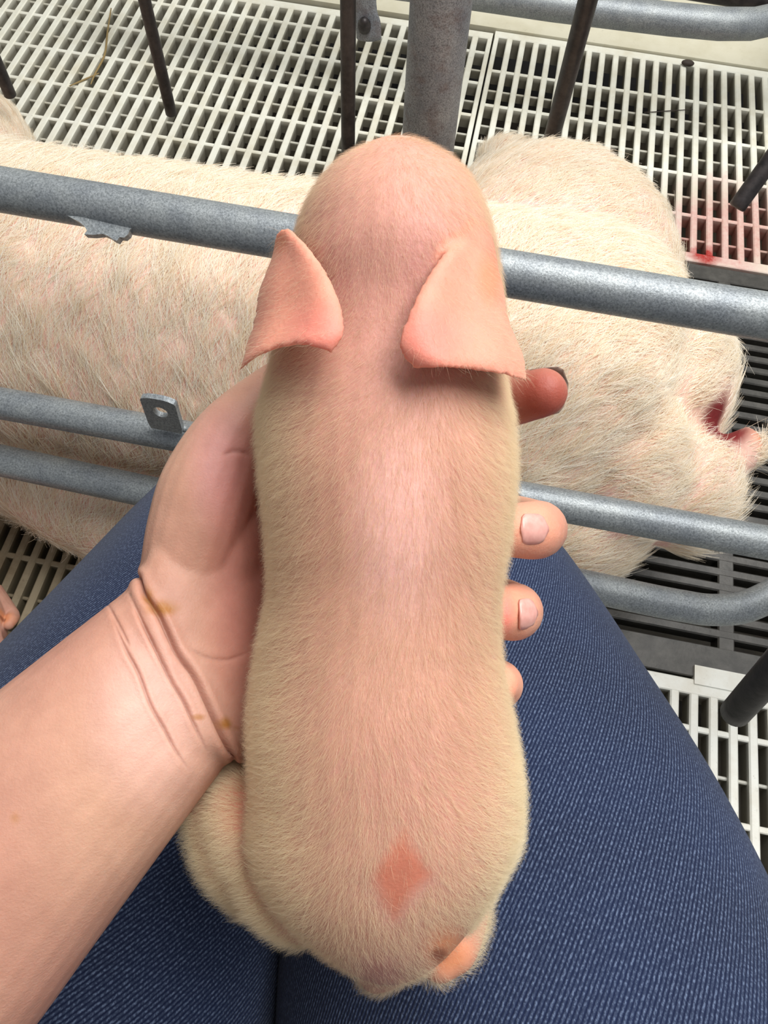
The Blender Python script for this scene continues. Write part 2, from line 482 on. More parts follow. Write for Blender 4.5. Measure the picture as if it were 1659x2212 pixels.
pit = link('pit_bottom', MB().box((-3.2, -1.2, -0.24), (2.2, 3.4, -0.22)).mesh('pit_bottom', M_pit, False), floor)

ledge = link('trim_1', MB().box((-2.6, 1.748, -0.06), (1.3, 2.12, 0.004)).mesh('trim_1', M_ledge, False)); ledge['kind'] = 'structure'
wb = link('wall_back', MB().box((-2.6, 2.12, -0.06), (1.3, 2.18, 1.0)).mesh('wall_back', M_conc, False)); wb['kind'] = 'structure'

# ------------------------------------------------------------------ crate steelwork
EX0, EY0, EZ0 = np.eye(3)
def lerp(a, b, n): return [np.asarray(a) + (np.asarray(b) - np.asarray(a)) * t for t in np.linspace(0, 1, n)]
def dented(path, r, amp, seed):
    V, F = tube(path, r, 28); return V, F
crate = empty('farrowing_crate_side', (0.0, 0.45, 0.0))
tag(crate, 'near side of the galvanised farrowing crate, long pipes in front of the sow', 'crate')
def part(name, V, F, mat, parent, smooth=True):
    me = mesh(name, V, F, mat, smooth); fix_normals(me)
    o = bpy.data.objects.new(name, me); COL.objects.link(o); o.parent = parent
    o.matrix_parent_inverse = Matrix.Translation(-Vector(parent.location)); return o
V, F = tube(lerp((-1.75, 0.5, 0.537), (0.95, 0.5, 0.548), 40), 0.0202, 28)
bar1 = part('top_pipe', V, F, M_galv, crate)
V, F = tube(lerp((-1.75, 0.385, 0.346), (0.95, 0.385, 0.366), 40), 0.0172, 28)
bar2 = part('middle_pipe', V, F, M_galv, crate)
p3 = [(-1.75, 0.36, 0.325), (-0.5, 0.36, 0.2665), (-0.045, 0.36, 0.242), (0.12, 0.36, 0.2325), (0.20, 0.36, 0.228), (0.25, 0.36, 0.225), (0.28, 0.3602, 0.2233), (0.305, 0.361, 0.222), (0.335, 0.363, 0.2205), (0.37, 0.372, 0.2205), (0.40, 0.39, 0.2205), (0.43, 0.415, 0.2205)]
p3 += [(0.52, 0.50, 0.2205), (0.60, 0.58, 0.2205)]
p3 = list(catmull(p3, 8))
V, F = tube(p3, 0.0185, 28)
bar3 = part('bottom_pipe', V, F, M_galv, crate)
# end uprights of the crate side, beyond the picture
for xx in (-1.70, 0.90):
    V, F = tube(lerp((xx, 0.47, 0.0), (xx, 0.47, 0.62), 6), 0.02, 20)
    part('upright', V, F, M_galv, crate)
# torn weld scab under the top pipe
def slab(poly, t, nrm):
    poly = [np.asarray(q, float) for q in poly]; nrm = np.asarray(nrm) / np.linalg.norm(nrm); n = len(poly)
    V = [q - nrm * t / 2 for q in poly] + [q + nrm * t / 2 for q in poly]
    F = [tuple(range(n))[::-1], tuple(range(n, 2 * n))] + [(i, (i + 1) % n, n + (i + 1) % n, n + i) for i in range(n)]
    return V, F
scab = [(150, 470), (176, 484), (186, 492), (192, 502), (186, 510), (205, 511), (226, 509), (238, 514), (248, 521), (256, 524), (262, 516), (272, 517), (280, 510), (284, 500), (296, 492), (300, 480)]
V, F = slab([P(x, y, 0.688) for x, y in scab], 0.009, FWD)
part('weld_scab', V, F, M_galv, bar1, False).matrix_parent_inverse = Matrix.Identity(4)

# flat tab with a bolt hole, standing on the middle pipe
def tab_mesh():
    c0 = ony(362, 926, 0.3745)
    a = np.array([1.0, 0, 0.0]); u = np.array([0.0, 0.08, 0.9968])      # along the pipe, and up along the tab (leaning to the camera)
    nrm = np.cross(a, u)
    W, Hh, T, hr = 0.0175, 0.050, 0.006, 0.0075
    hc = np.array([0.0, 0.030]); n = 32
    outer = []; inner = []
    for k in range(n):
        t = 2 * math.pi * (k + 0.5) / n; d = np.array([math.cos(t), math.sin(t)])
        inner.append(hc + d * hr)
        lo = np.array([-W, 0.0]); hi = np.array([W, Hh])
        tt = min([((hi[i] if d[i] > 0 else lo[i]) - hc[i]) / d[i] for i in range(2) if abs(d[i]) > 1e-6])
        q = hc + d * tt
        if q[1] > Hh - 0.004: q[1] -= 0.004 * (abs(q[0]) / W) ** 3
        outer.append(q)
    V = []
    for s in (-T / 2, T / 2):
        for L in (outer, inner):
            V += [c0 + a * q[0] + u * q[1] + nrm * s for q in L]
    F = []
    for k in range(n):
        j = (k + 1) % n
        F += [(k, j, n + j, n + k), (2 * n + k, 3 * n + k, 3 * n + j, 2 * n + j), (k, 2 * n + k, 2 * n + j, j), (n + k, n + j, 3 * n + j, 3 * n + k)]
    return V, F, c0, a, u, nrm
V, F, c0, a_, u_, n_ = tab_mesh()
tabo = part('bolt_tab', V, F, M_galv, bar2, False); tabo.matrix_parent_inverse = Matrix.Identity(4)
V, F = chain([c0 + a_ * t - n_ * 0.004 for t in (-0.016, -0.006, 0.006, 0.016)], [0.004, 0.005, 0.0045, 0.004], 10, 3)
part('weld_bead', V, F, M_galv, bar2).matrix_parent_inverse = Matrix.Identity(4)

# far side: post, hanging finger rods, low pipes
far = empty('farrowing_crate_side', (0.0, 1.0, 0.0))
tag(far, 'far side of the farrowing crate, thick grey post and dark hanging rods', 'crate')
V, F = tube(lerp((ony(952, 0, 1.03)[0], 1.03, 0.75), (ony(940, 160, 1.03)[0], 1.03, 0.002), 14), 0.0405, 32)
part('post', V, F, M_post, far)['label'] = 'thick mottled grey post'
V, F = tube(lerp((-1.75, 1.0, 0.72), (0.95, 1.0, 0.72), 12), 0.02, 24)
part('top_pipe', V, F, M_galv, far)
for xx in (-1.70, 0.90):
    V, F = tube(lerp((xx, 1.03, 0.0), (xx, 1.03, 0.72), 6), 0.02, 20)
    part('upright', V, F, M_galv, far)
def rod(pa, pb, r, parent, top):
    pa, pb = np.asarray(pa), np.asarray(pb); d = (pb - pa) / np.linalg.norm(pb - pa)
    q = pa - d * max(0.02, (top[2] - 0.12 - pa[2]) / max(0.2, -d[2]))
    end = np.array([q[0] if top[0] is None else top[0], top[1], top[2]])
    path = list(catmull([end, q, pa, pb], 8)) + [pb + d * r * 0.18]
    V, F = tube(path, [r] * (len(path) - 1) + [r * 0.85], 20)
    o = part('finger_rod', V, F, M_rod, parent); o['label'] = 'dark steel finger rod'; return o
FT = (None, 1.0, 0.72)
rod(ony(312, 0, 0.98), ony(370, 245, 0.98), 0.0085, far, FT)
rod(ony(752, 0, 0.95), ony(752, 330, 0.95), 0.0100, far, FT)
rod(ony(1270, 0, 1.16), ony(1189, 308, 1.22), 0.0140, far, FT)
rod(ony(1680, 325, 0.86), ony(1593, 446, 0.82), 0.0105, far, FT)
rod(ony(-40, 60, 1.0), ony(22, 205, 1.0), 0.0095, far, FT)
pa, pb = ony(1700, 1415, 0.17), ony(1588, 1540, 0.16); d_ = (pa - pb) / np.linalg.norm(pa - pb)
path = [pb - d_ * 0.0018] + list(catmull([pb, pa, pa + d_ * 0.10, pa + d_ * 0.17 + np.array([0.04, 0.08, 0.0]), np.array([0.72, 0.42, 0.66]), np.array([0.74, 0.495, 0.55])], 8))
V, F = tube(path, [0.0085] + [0.0100] * (len(path) - 1), 20)
part('finger_rod', V, F, M_rod, crate)['label'] = 'dark steel finger rod'
V, F = tube([ony(200, -122, 1.5), ony(600, -70, 1.5), ony(980, -20, 1.5), ony(1200, 12, 1.5), ony(1450, 42, 1.5), ony(1560, 52, 1.5), ony(1625, 52, 1.52), ony(1690, 38, 1.56), ony(1800, 0, 1.62), ony(1800, 0, 1.62) + np.array([0.12, 0.2, 0.0]), ony(1800, 0, 1.62) + np.array([0.2, 0.495, 0.0])], 0.0265, 28)
me = mesh('floor_pipe', V, F, M_galv); fix_normals(me)
lp = link('floor_pipe', me); tag(lp, 'bent galvanised pipe running in front of the cream ledge', 'pipe')
V, F = tube(lerp(ony(600, -172, 1.62), ony(1800, 20, 1.62), 6) + [ony(1800, 20, 1.62) + np.array([0.2, 0.05, 0.03]), ony(1800, 20, 1.62) + np.array([0.3, 0.49, 0.03])], 0.022, 20)
me = mesh('floor_pipe', V, F, M_rod); fix_normals(me)
lp = link('floor_pipe', me); tag(lp, 'dark pipe behind the bent galvanised pipe', 'pipe')
# flattened pipe foot with a bolt head
foot = empty('pipe_foot', tuple(ony(793, 75, 1.47)))
tag(foot, 'flattened grey pipe foot with a round bolt behind a finger rod', 'pipe')
q0, q1, q2, q3 = ony(792, -160, 1.47), ony(790, 5, 1.47), ony(795, 45, 1.465), ony(797, 82, 1.46)
V, F = loft([(q0, RIGHT * .019, FWD * .018), (q1, RIGHT * .020, FWD * .017), (q2, RIGHT * .0235, FWD * .009), (q3, RIGHT * .0245, FWD * .006)], 20, 4)
part('flattened_pipe', V, F, M_post, foot)
bc = ony(787, 56, 1.455)
V, F = chain([bc - FWD * 0.012, bc - FWD * 0.006, bc + FWD * 0.004], [0.009, 0.0125, 0.0125], 16, 2)
part('bolt', V, F, M_rod, foot)

# litter on the far slats
M_straw, nt, b = newmat('dry_straw'); b.inputs['Base Color'].default_value = (*srgb(150, 128, 84), 1); b.inputs['Roughness'].default_value = 0.7
M_dung, nt, b = newmat('dark_dung'); b.inputs['Base Color'].default_value = (*srgb(58, 48, 42), 1); b.inputs['Roughness'].default_value = 0.7
def litter(name, pts, r, mat, label, cat):
    q = catmull([onz(x, y, r + 0.0015) for x, y in pts], 5)
    V, F = tube(list(q), [r * (0.5 + 0.5 * math.sin(math.pi * min(1, (k + 1) / len(q)))) for k in range(len(q))], 8)
    me = mesh(name, V, F, mat); fix_normals(me); o = link(name, me); tag(o, label, cat); return o
litter('straw_stalk', [(240, 18), (232, 70), (226, 118), (205, 160), (196, 182)], 0.0022, M_straw, 'long bent straw stalk lying across the white slats', 'straw')
litter('straw_stalk', [(150, 186), (182, 172), (214, 158)], 0.0018, M_straw, 'short straw piece crossing the long bent stalk', 'straw')
litter('loose_bristle', [(1392, 243), (1440, 240), (1497, 236)], 0.0011, M_dung, 'dark loose bristle lying on the white slats', 'hair')
dc = onz(1486, 136, 0.006)
me_d = mesh('dung_crumb', *ellipsoid(dc, EX0 * 0.014, EY0 * 0.008, EZ0 * 0.006, 14, 8), M_dung); fix_normals(me_d)
dg_ = link('dung_crumb', me_d); tag(dg_, 'dark dung crumb on the white panel edge by the ledge', 'dung')

# ------------------------------------------------------------------ fur
def sample(me, n, weight=None):
    me.calc_loop_triangles()
    T = np.empty(len(me.loop_triangles) * 3, np.int32); me.loop_triangles.foreach_get('vertices', T); T = T.reshape(-1, 3)
    V = getV(me); Nn = getN(me)
    a, b, c = V[T[:, 0]], V[T[:, 1]], V[T[:, 2]]
    ar = 0.5 * np.linalg.norm(np.cross(b - a, c - a), axis=1)
    if weight is not None: ar = ar * weight[T].mean(1)
    idx = RNG.choice(len(T), n, p=ar / ar.sum())
    r1 = np.sqrt(RNG.random(n)); r2 = RNG.random(n)
    w0, w1, w2 = 1 - r1, r1 * (1 - r2), r1 * r2
    Tt = T[idx]
    pos = V[Tt[:, 0]] * w0[:, None] + V[Tt[:, 1]] * w1[:, None] + V[Tt[:, 2]] * w2[:, None]
    nor = Nn[Tt[:, 0]] * w0[:, None] + Nn[Tt[:, 1]] * w1[:, None] + Nn[Tt[:, 2]] * w2[:, None]
    nor /= np.linalg.norm(nor, axis=1)[:, None]
    return pos, nor
def fur(name, pos, nor, flow, length, lift, rad, mat, parent, seg=4, jitter=0.25, curl=0.5, droop=0.5, tint=None):
    n = len(pos)
    t = flow - nor * np.sum(flow * nor, 1)[:, None]
    t /= np.linalg.norm(t, axis=1)[:, None] + 1e-9
    s = np.cross(nor, t)
    lift = lift * RNG.uniform(0.6, 1.4, n); side = RNG.normal(0, jitter, n)
    d0 = t * np.cos(lift)[:, None] + nor * np.sin(lift)[:, None] + s * side[:, None]
    d0 /= np.linalg.norm(d0, axis=1)[:, None]
    bend = s * RNG.normal(0, curl, n)[:, None] * 0.5 - nor * (droop * np.sin(lift))[:, None]
    L = length * RNG.uniform(0.6, 1.2, n)
    pts = np.empty((n, seg, 3), np.float32)
    for k in range(seg):
        u = k / (seg - 1)
        pts[:, k] = pos - nor * 0.0004 + (d0 * u + bend * u * u) * L[:, None]
    hc = bpy.data.hair_curves.new(name)
    hc.add_curves([seg] * n)
    hc.attributes['position'].data.foreach_set('vector', pts.ravel())
    ra = hc.attributes.get('radius') or hc.attributes.new('radius', 'FLOAT', 'POINT')
    rr = np.tile(np.linspace(1.0, 0.25, seg), n) * np.repeat(rad * RNG.uniform(0.7, 1.3, n), seg)
    ra.data.foreach_set('value', rr.astype(np.float32))
    ta = hc.attributes.new('tint', 'FLOAT', 'CURVE')
    ta.data.foreach_set('value', (np.zeros(n) if tint is None else tint).astype(np.float32))
    hc.materials.append(mat)
    o = bpy.data.objects.new(name, hc); COL.objects.link(o); o.parent = parent
    o.matrix_parent_inverse = Matrix.Translation(-Vector(parent.location))
    o['kind'] = 'stuff'
    return o

# ------------------------------------------------------------------ sow
EX, EY, EZ = np.eye(3)
sow = empty('sow', (-0.4, 0.65, 0.0))
tag(sow, 'huge pale bristly sow lying on her side inside the crate', 'pig')
mb = MB()
secs = []
for (x, yc, zc, ry, rz) in [(-1.55, .68, .15, .08, .09), (-1.42, .67, .18, .11, .12), (-1.25, .65, .20, .16, .17), (-1.05, .635, .205, .20, .19), (-0.8, .625, .205, .212, .20), (-0.5, .615, .21, .22, .205),
                           (-0.2, .615, .215, .225, .21), (0.05, .63, .215, .222, .21), (0.14, .65, .21, .215, .205), (0.22, .67, .20, .18, .185), (0.265, .68, .19, .12, .14)]:
    secs.append((np.array([x, yc, zc]), EY * ry, EZ * rz))
mb.add(*loft(secs, 32, 5))
mb.add(*ellipsoid((0.105, 0.84, 0.19), EX * 0.195, EY * 0.245, EZ * 0.155))           # upper thigh
mb.add(*ellipsoid((0.10, 1.00, 0.13), EX * 0.125, EY * 0.17, EZ * 0.11))
mb.add(*chain([(0.10, 1.00, 0.14), (0.05, 1.14, 0.11), (0.015, 1.235, 0.075), (0.0, 1.265, 0.045)], [0.11, 0.065, 0.043, 0.036]))
mb.add(*chain([(-0.85, 0.80, 0.14), (-0.88, 0.98, 0.13), (-0.93, 1.07, 0.09), (-1.2, 1.12, 0.05)], [0.15, 0.105, 0.06, 0.035]))   # fore leg
mb.add(*ellipsoid((-0.27, 0.49, 0.115), EX * 0.42, EY * 0.185, EZ * 0.115))         # flank sagging under the lowest pipe
mb.add(*ellipsoid((0.10, 0.52, 0.135), EX * 0.20, EY * 0.145, EZ * 0.13))
mb.add(*ellipsoid((0.225, 0.545, 0.18), EX * 0.09, EY * 0.11, EZ * 0.13))           # buttock below the tail
mb.add(*ellipsoid((0.315, 0.545, 0.18), EX * 0.070, EY * 0.085, EZ * 0.080))         # swollen rear
mb.add(*ellipsoid((0.380, 0.592, 0.215), EX * 0.022, EY * 0.032, EZ * 0.032))         # vulva lobe
# head lying towards -x
mb.add(*chain([(-1.5, .70, .15), (-1.68, .73, .14), (-1.82, .76, .11), (-1.93, .78, .09)], [0.13, 0.115, 0.075, 0.06]))
me = remesh(mb, 0.010, 10, 0.5)
me.name = 'sow_body'
V = getV(me); Nn = getN(me)
C = np.tile(np.array(srgb(228, 192, 170)), (len(V), 1))
C = mix(C, srgb(232, 188, 178), 0.5 + 0.5 * vnoise(V, 9, 3))
def near(V, p, r): return np.clip(1.3 - np.linalg.norm(V - np.asarray(p), axis=1) / r, 0, 1)
C = mix(C, srgb(198, 150, 118), near(V, (0.0, 1.25, 0.10), 0.09))
vp = np.array([0.375, 0.60, 0.245])
me.materials.append(M_sow)
body = bpy.data.objects.new('body', me); COL.objects.link(body); body.parent = sow
body.matrix_parent_inverse = Matrix.Translation(-Vector(sow.location))
C = mix(C, srgb(126, 40, 42), near(V, (0.345, 0.612, 0.24), 0.034) * 1.8)
C = mix(C, srgb(206, 130, 92), near(V, (0.398, 0.60, 0.235), 0.020))
set_col(me, C)
wt = np.ones(len(V))
pxs, pys, dd = project(V)
wt *= (V[:, 0] > -1.35) * np.where(V[:, 0] < -0.85, 0.3, 1.0)
wt *= np.where(V[:, 2] < 0.03, 0.1, 1.0)
wt *= np.clip(1 - 1.6 * near(V, (0.345, 0.615, 0.24), 0.055), 0, 1)
pos, nor = sample(me, 260000, wt)
n = len(pos)
fx = np.clip((pos[:, 0] + 0.15) / 0.35, 0, 1)[:, None]
flow = np.array([[0.42, 0.75, 0.60]]) * (1 - fx) + np.array([[0.85, 0.60, 0.45]]) * fx
a1 = vnoise(pos, 11, 5) * 0.40 + vnoise(pos, 45, 6) * 0.22
flow = flow + np.stack([-a1 * 0.6, a1 * 0.75, a1 * 0.3], 1)
clump = vnoise(pos, 160, 8)
fur('bristles', pos, nor, flow, (0.036 + 0.010 * clump) * np.clip(1.35 - 0.55 * pos[:, 1], 0.5, 1.0), 0.20 + 0.10 * clump, 0.00032, M_bristle, sow, 5, 0.26, 0.5, 0.5)
# ear of the sow, outside the picture
V, F = slab([(-1.52, .66, .25), (-1.60, .60, .29), (-1.72, .56, .25), (-1.70, .64, .22), (-1.60, .70, .24)], 0.012, (0.2, -0.3, 1))
mo = part('ear', V, F, M_sow, sow); set_col(mo.data, np.tile(np.array(srgb(226, 170, 160)), (len(mo.data.vertices), 1)))

# ------------------------------------------------------------------ piglet in the hand
def sec(py, xl, xr, d, rz, tilt=0.0):
    a = P(xl, py, d); b = P(xr, py, d)
    return ((a + b) / 2, (b - a) / 2, FWD * rz)
pig = empty('piglet', tuple(P(830, 1250, 0.29)))
tag(pig, 'newborn pink piglet lying belly down in the open hand', 'piglet')
mb = MB()
secs = [sec(352, 765, 950, .264, .018), sec(400, 702, 1010, .263, .029), sec(480, 655, 1048, .261, .037), sec(580, 630, 1072, .259, .040), sec(690, 612, 1085, .258, .037), sec(790, 590, 1085, .257, .036),
        sec(900, 568, 1098, .255, .038), sec(1020, 572, 1104, .253, .040), sec(1150, 584, 1094, .253, .040), sec(1270, 588, 1076, .254, .039), sec(1400, 566, 1074, .255, .040),
        sec(1540, 548, 1098, .255, .042), sec(1680, 552, 1118, .256, .043), sec(1790, 545, 1112, .258, .042), sec(1880, 572, 1072, .262, .040), sec(1960, 636, 1022, .267, .035), sec(2025, 712, 965, .274, .027), sec(2060, 768, 905, .279, .019)]
mb.add(*loft(secs, 36, 5, dome_k=0.28))
# snout, jaw
mb.add(*chain([P(855, 520, .275), P(855, 520, .305), P(855, 515, .335), P(855, 520, .352)], [.032, .026, .019, .0175]))
# hips and hind legs
mb.add(*ellipsoid(P(560, 1785, .274), RIGHT * .019 + DOWN * .007, DOWN * .022, FWD * .024))
mb.add(*ellipsoid(P(612, 1880, .272), RIGHT * .020 + DOWN * .012, DOWN * .020, FWD * .024))
mb.add(*chain([P(590, 1830, .28), P(510, 1790, .275), P(470, 1725, .278), P(490, 1690, .30), P(540, 1720, .32)], [.024, .018, .0125, .0105, .009]))
mb.add(*chain([P(985, 1790, .275), P(985, 1910, .288), P(1000, 1990, .284), P(980, 2050, .277), P(950, 2078, .275)], [.022, .014, .0090, .0084, .0070]))
# tail root
mb.add(*chain([P(860, 2000, .268), P(838, 2060, .270), P(815, 2098, .276), P(803, 2106, .285)], [.016, .0112, .0072, .005]))
# fore legs tucked along the chest
for s, x in ((-1, 690), (1, 980)):
    mb.add(*chain([P(x, 960, .282), P(x + s * 12, 1010, .298), P(x - s * 10, 900, .306), P(x - s * 40, 780, .308)], [.013, .010, .008, .007]))
# ears: thin cupped blades
def ear(inner, outer, dep_in, dep_out, bow, sag, th=0.0034):
    A = catmull([P(x, y, d) for (x, y), d in zip(inner, dep_in)], 6)
    B = catmull([P(x, y, d) for (x, y), d in zip(outer, dep_out)], 6)
    m = len(A); k = 12; V = []; F = []
    for side in (-1, 1):
        for i in range(m):
            for j in range(k):
                t = j / (k - 1)
                w_ = i / (m - 1)
                q = A[i] * (1 - t) + B[i] * t - FWD * bow * math.sin(math.pi * t) * (0.35 + 0.65 * w_) - FWD * 0.0016 * math.sin(3 * math.pi * t) * w_ - DOWN * sag * math.sin(math.pi * t) * max(0, w_ - 0.3)
                edge = math.sqrt(max(0.06, 1 - (2 * t - 1) ** 6)) * (1 if i < m - 2 else 0.6)
                V.append(q + FWD * th * 0.5 * side * edge)
    o = m * k
    for i in range(m - 1):
        for j in range(k - 1):
            a = i * k + j
            F.append((a, a + 1, a + k + 1, a + k)); F.append((o + a, o + a + k, o + a + k + 1, o + a + 1))
    ring = [(0, j) for j in range(k)] + [(i, k - 1) for i in range(1, m)] + [(m - 1, j) for j in range(k - 2, -1, -1)] + [(i, 0) for i in range(m - 2, 0, -1)]
    ids = [i * k + j for i, j in ring]
    for u in range(len(ids)):
        a, b = ids[u], ids[(u + 1) % len(ids)]
        F.append((a, o + a, o + b, b))
    return V, F
earL = ear([(630, 498), (672, 540), (712, 600), (738, 665), (744, 720), (722, 764)],
           [(598, 506), (585, 560), (560, 625), (546, 700), (524, 770), (511, 812)],
           [.235, .226, .219, .214, .211, .211], [.246, .246, .244, .240, .236, .234], .007, .0055)
earR = ear([(1008, 500), (960, 545), (915, 610), (882, 680), (862, 745), (890, 800)],
           [(1040, 505), (1068, 560), (1088, 620), (1100, 690), (1130, 765), (1140, 830)],
           [.233, .221, .214, .210, .209, .210], [.245, .244, .242, .238, .232, .228], .007, .0015)
nb = len(mb.V)
mb.add(*earL); mb.add(*earR)
from mathutils.bvhtree import BVHTree
earbvh = BVHTree.FromPolygons([tuple(v) for v in earL[0]] + [tuple(v) for v in earR[0]], [tuple(f) for f in earL[1]] + [tuple(i + len(earL[0]) for i in f) for f in earR[1]])
me = remesh(mb, 0.0009, 8, 0.5)
me.name = 'piglet_body'
V = getV(me)
ed = np.array([(lambda r: r[3] if r[0] is not None else 1.0)(earbvh.find_nearest(Vector(v), 0.02)) for v in V])
isear = np.clip((0.0034 - ed) / 0.0016, 0, 1)
Es = getE(me)
for k in range(40):
    V = V + (laplace(V, Es, 1, 0.6) - V) * np.clip(isear * 1.5, 0, 1)[:, None]
setV(me, V); Nn = getN(me)
px, py, dd = project(V)
C = np.tile(np.array(srgb(210, 160, 140)), (len(V), 1))
C = mix(C, srgb(200, 146, 130), 0.5 + 0.5 * vnoise(V, 60, 1))
top = np.clip((0.25 - dd) / 0.02, 0, 1)
def blob(u, v, ru, rv): return np.clip(1.5 - np.sqrt(((px - u) / ru) ** 2 + ((py - v) / rv) ** 2) * 1.0, 0, 1) * (Nn @ FWD < 0.2)
C = mix(C, srgb(204, 146, 136), blob(850, 650, 150, 250) * 0.5)
C = mix(C, srgb(196, 134, 126), np.maximum(blob(720, 600, 40, 120), blob(915, 580, 45, 110)) * 0.5)
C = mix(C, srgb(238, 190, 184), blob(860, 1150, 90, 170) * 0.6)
C = mix(C, srgb(220, 150, 128), isear)
C = mix(C, srgb(226, 130, 118), isear * np.maximum(blob(690, 715, 60, 55), blob(930, 730, 70, 60)) * 0.6)
C = mix(C, srgb(206, 124, 82), isear * np.maximum(blob(600, 520, 20, 22), blob(1060, 600, 26, 50)) * 0.5)
patch = np.clip(1.3 - np.abs(px - 862 + (py - 1890) * 0.12) / 58 - np.abs(py - 1888) / 92 + 0.12 * vnoise(V, 260, 21), 0, 1) * (Nn @ FWD < 0)
C = mix(C, srgb(204, 128, 104), np.clip(patch * 1.6, 0, 1))
C = mix(C, srgb(222, 140, 118), blob(500, 1730, 60, 70) * 0.8)
footm = blob(972, 2058, 48, 52)
C = mix(C, srgb(222, 150, 110), footm); C = mix(C, srgb(120, 60, 40), blob(948, 2062, 16, 14) * 0.7)
C = mix(C, srgb(206, 150, 136), blob(820, 2085, 60, 45) * 0.8)
set_col(me, C)
me.materials.append(M_piglet)
pbody = bpy.data.objects.new('body', me); COL.objects.link(pbody); pbody.parent = pig
pbody.matrix_parent_inverse = Matrix.Translation(-Vector(pig.location))
wt = np.ones(len(V)) * (1 - 0.93 * isear) * (1 - 0.96 * np.clip(patch * 3, 0, 1)) * (1 - 0.97 * np.clip(footm * 1.5, 0, 1)) * (1 - 0.85 * blob(818, 2100, 55, 40))
wt *= np.where(Nn @ FWD > 0.5, 0.35, 1.0)
lat0 = np.abs(px - 850) / 270
wt *= np.where(py < 800, 0.8, 1.0) * (0.5 + 0.6 * np.clip(lat0, 0, 1) ** 2)
pos, nor = sample(me, 320000, wt)
x_, y_, d_ = project(pos)
# coat lies back along the spine and fans out over the flanks
lat = np.clip((x_ - 850 + np.where(y_ > 900, 0, 0)) / 280, -1, 1)
flow = DOWN[None] * (0.75 - 0.35 * np.abs(lat))[:, None] + RIGHT[None] * (1.0 * lat)[:, None] + FWD[None] * (0.5 * np.abs(lat))[:, None]
a1 = vnoise(pos, 70, 4)
flow = flow + RIGHT[None] * (0.25 * a1)[:, None]
ln = np.where(y_ < 850, 0.0052, 0.0068) + np.clip((y_ - 1500) / 600, 0, 1) * 0.0006
ln = ln * (0.85 + 0.35 * np.clip(np.abs(lat), 0, 1) ** 2)
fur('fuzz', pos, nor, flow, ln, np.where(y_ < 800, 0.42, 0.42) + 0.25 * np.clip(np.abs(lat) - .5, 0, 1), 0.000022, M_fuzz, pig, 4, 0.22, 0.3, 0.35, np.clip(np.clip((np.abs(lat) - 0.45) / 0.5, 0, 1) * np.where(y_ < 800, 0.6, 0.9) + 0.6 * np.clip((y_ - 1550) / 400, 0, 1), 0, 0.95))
for x in (742, 968):
    V, F = ellipsoid(P(x, 440, .296), RIGHT * .004, DOWN * .004, FWD * .004, 12, 8); part('eye', V, F, M_eye, pig)

# second piglet on the slats, mostly out of the picture
pig2 = empty("piglet", (-0.628, 0.262, 0.03))
tag(pig2, 'piglet lying on the white slats below the crate pipes', 'piglet')
V0 = (getV(me) - np.array(pig.location)) @ R            # piglet frame: right, down (tail), forward (belly)
V2 = np.stack([V0[:, 0], -V0[:, 1], -V0[:, 2]], 1)[::1]  # belly to -z
ang = math.radians(62); ca, sa = math.cos(ang), math.sin(ang)
V2 = np.stack([V2[:, 0] * ca - V2[:, 1] * sa, V2[:, 0] * sa + V2[:, 1] * ca, V2[:, 2]], 1)
m2 = me.copy(); m2.name = 'piglet_body_on_slats'; setV(m2, V2)
o2 = bpy.data.objects.new('body', m2); COL.objects.link(o2); o2.parent = pig2
o2.location = (0, 0, float(-V2[:, 2].min() - 0.03 + 0.0005))

# ------------------------------------------------------------------ person: arm with hand, jeans, boots
person = empty('person', (0.0, 0.1, 0.0))
tag(person, 'seated person in blue jeans with bare forearm holding the piglet', 'person')
mb = MB()
def sab(A, B, rz):
    a, b = P(*A), P(*B); return ((a + b) / 2, (b - a) / 2, FWD * rz)
secs = [sab((-400, 1830, .25), (-70, 2380, .25), .036), sab((-300, 1726, .25), (62, 2236, .25), .037), sab((-150, 1608, .255), (209, 2034, .255), .036), sab((0, 1490, .26), (354, 1834, .26), .033), sab((150, 1372, .265), (464, 1684, .265), .029),
        sab((250, 1294, .269), (500, 1640, .269), .0255), sab((285, 1262, .271), (550, 1640, .275), .025), sab((318, 1205, .274), (620, 1620, .290), .025), sab((358, 1100, .280), (700, 1570, .305), .024), sab((450, 1000, .290), (800, 1530, .318), .020),
        sab((620, 960, .310), (890, 1500, .325), .0155), sab((780, 950, .322), (960, 1480, .328), .0125), sab((880, 950, .325), (1010, 1470, .328), .010)]
mb.add(*loft(secs, 36, 5))
# thenar mound and thumb, running up beside the piglet's neck
mb.add(*chain([P(400, 1250, .281), P(428, 1150, .282), P(458, 1050, .284), P(505, 945, .288), P(575, 865, .294), P(650, 815, .304), P(705, 800, .310)],
              [.0165, .0185, .0185, .0150, .0115, .0105, .008]))
mb.add(*ellipsoid(P(470, 1210, .288), RIGHT * .020, DOWN * .034, FWD * .0175))
def finger(pts, rad): mb.add(*chain([P(*q) for q in pts], rad, 18, 5))
finger([(800, 985, .318), (930, 925, .312), (1040, 885, .298), (1120, 860, .286), (1172, 848, .279)], [.0105, .0105, .0102, .0098, .0090])
finger([(880, 1100, .327), (1010, 1110, .330), (1105, 1122, .325), (1156, 1137, .300), (1156, 1145, .270), (1094, 1146, .261)], [.0105, .0108, .0105, .0103, .0104, .0090])
finger([(890, 1270, .327), (1000, 1285, .330), (1075, 1300, .322), (1106, 1315, .298), (1108, 1322, .272), (1066, 1324, .262)], [.0105, .0105, .0105, .0103, .0102, .0085])
finger([(880, 1430, .327), (980, 1450, .328), (1050, 1464, .318), (1073, 1474, .296), (1078, 1479, .275), (1076, 1478, .262)], [.0095, .0095, .0092, .0090, .0086, .0070])
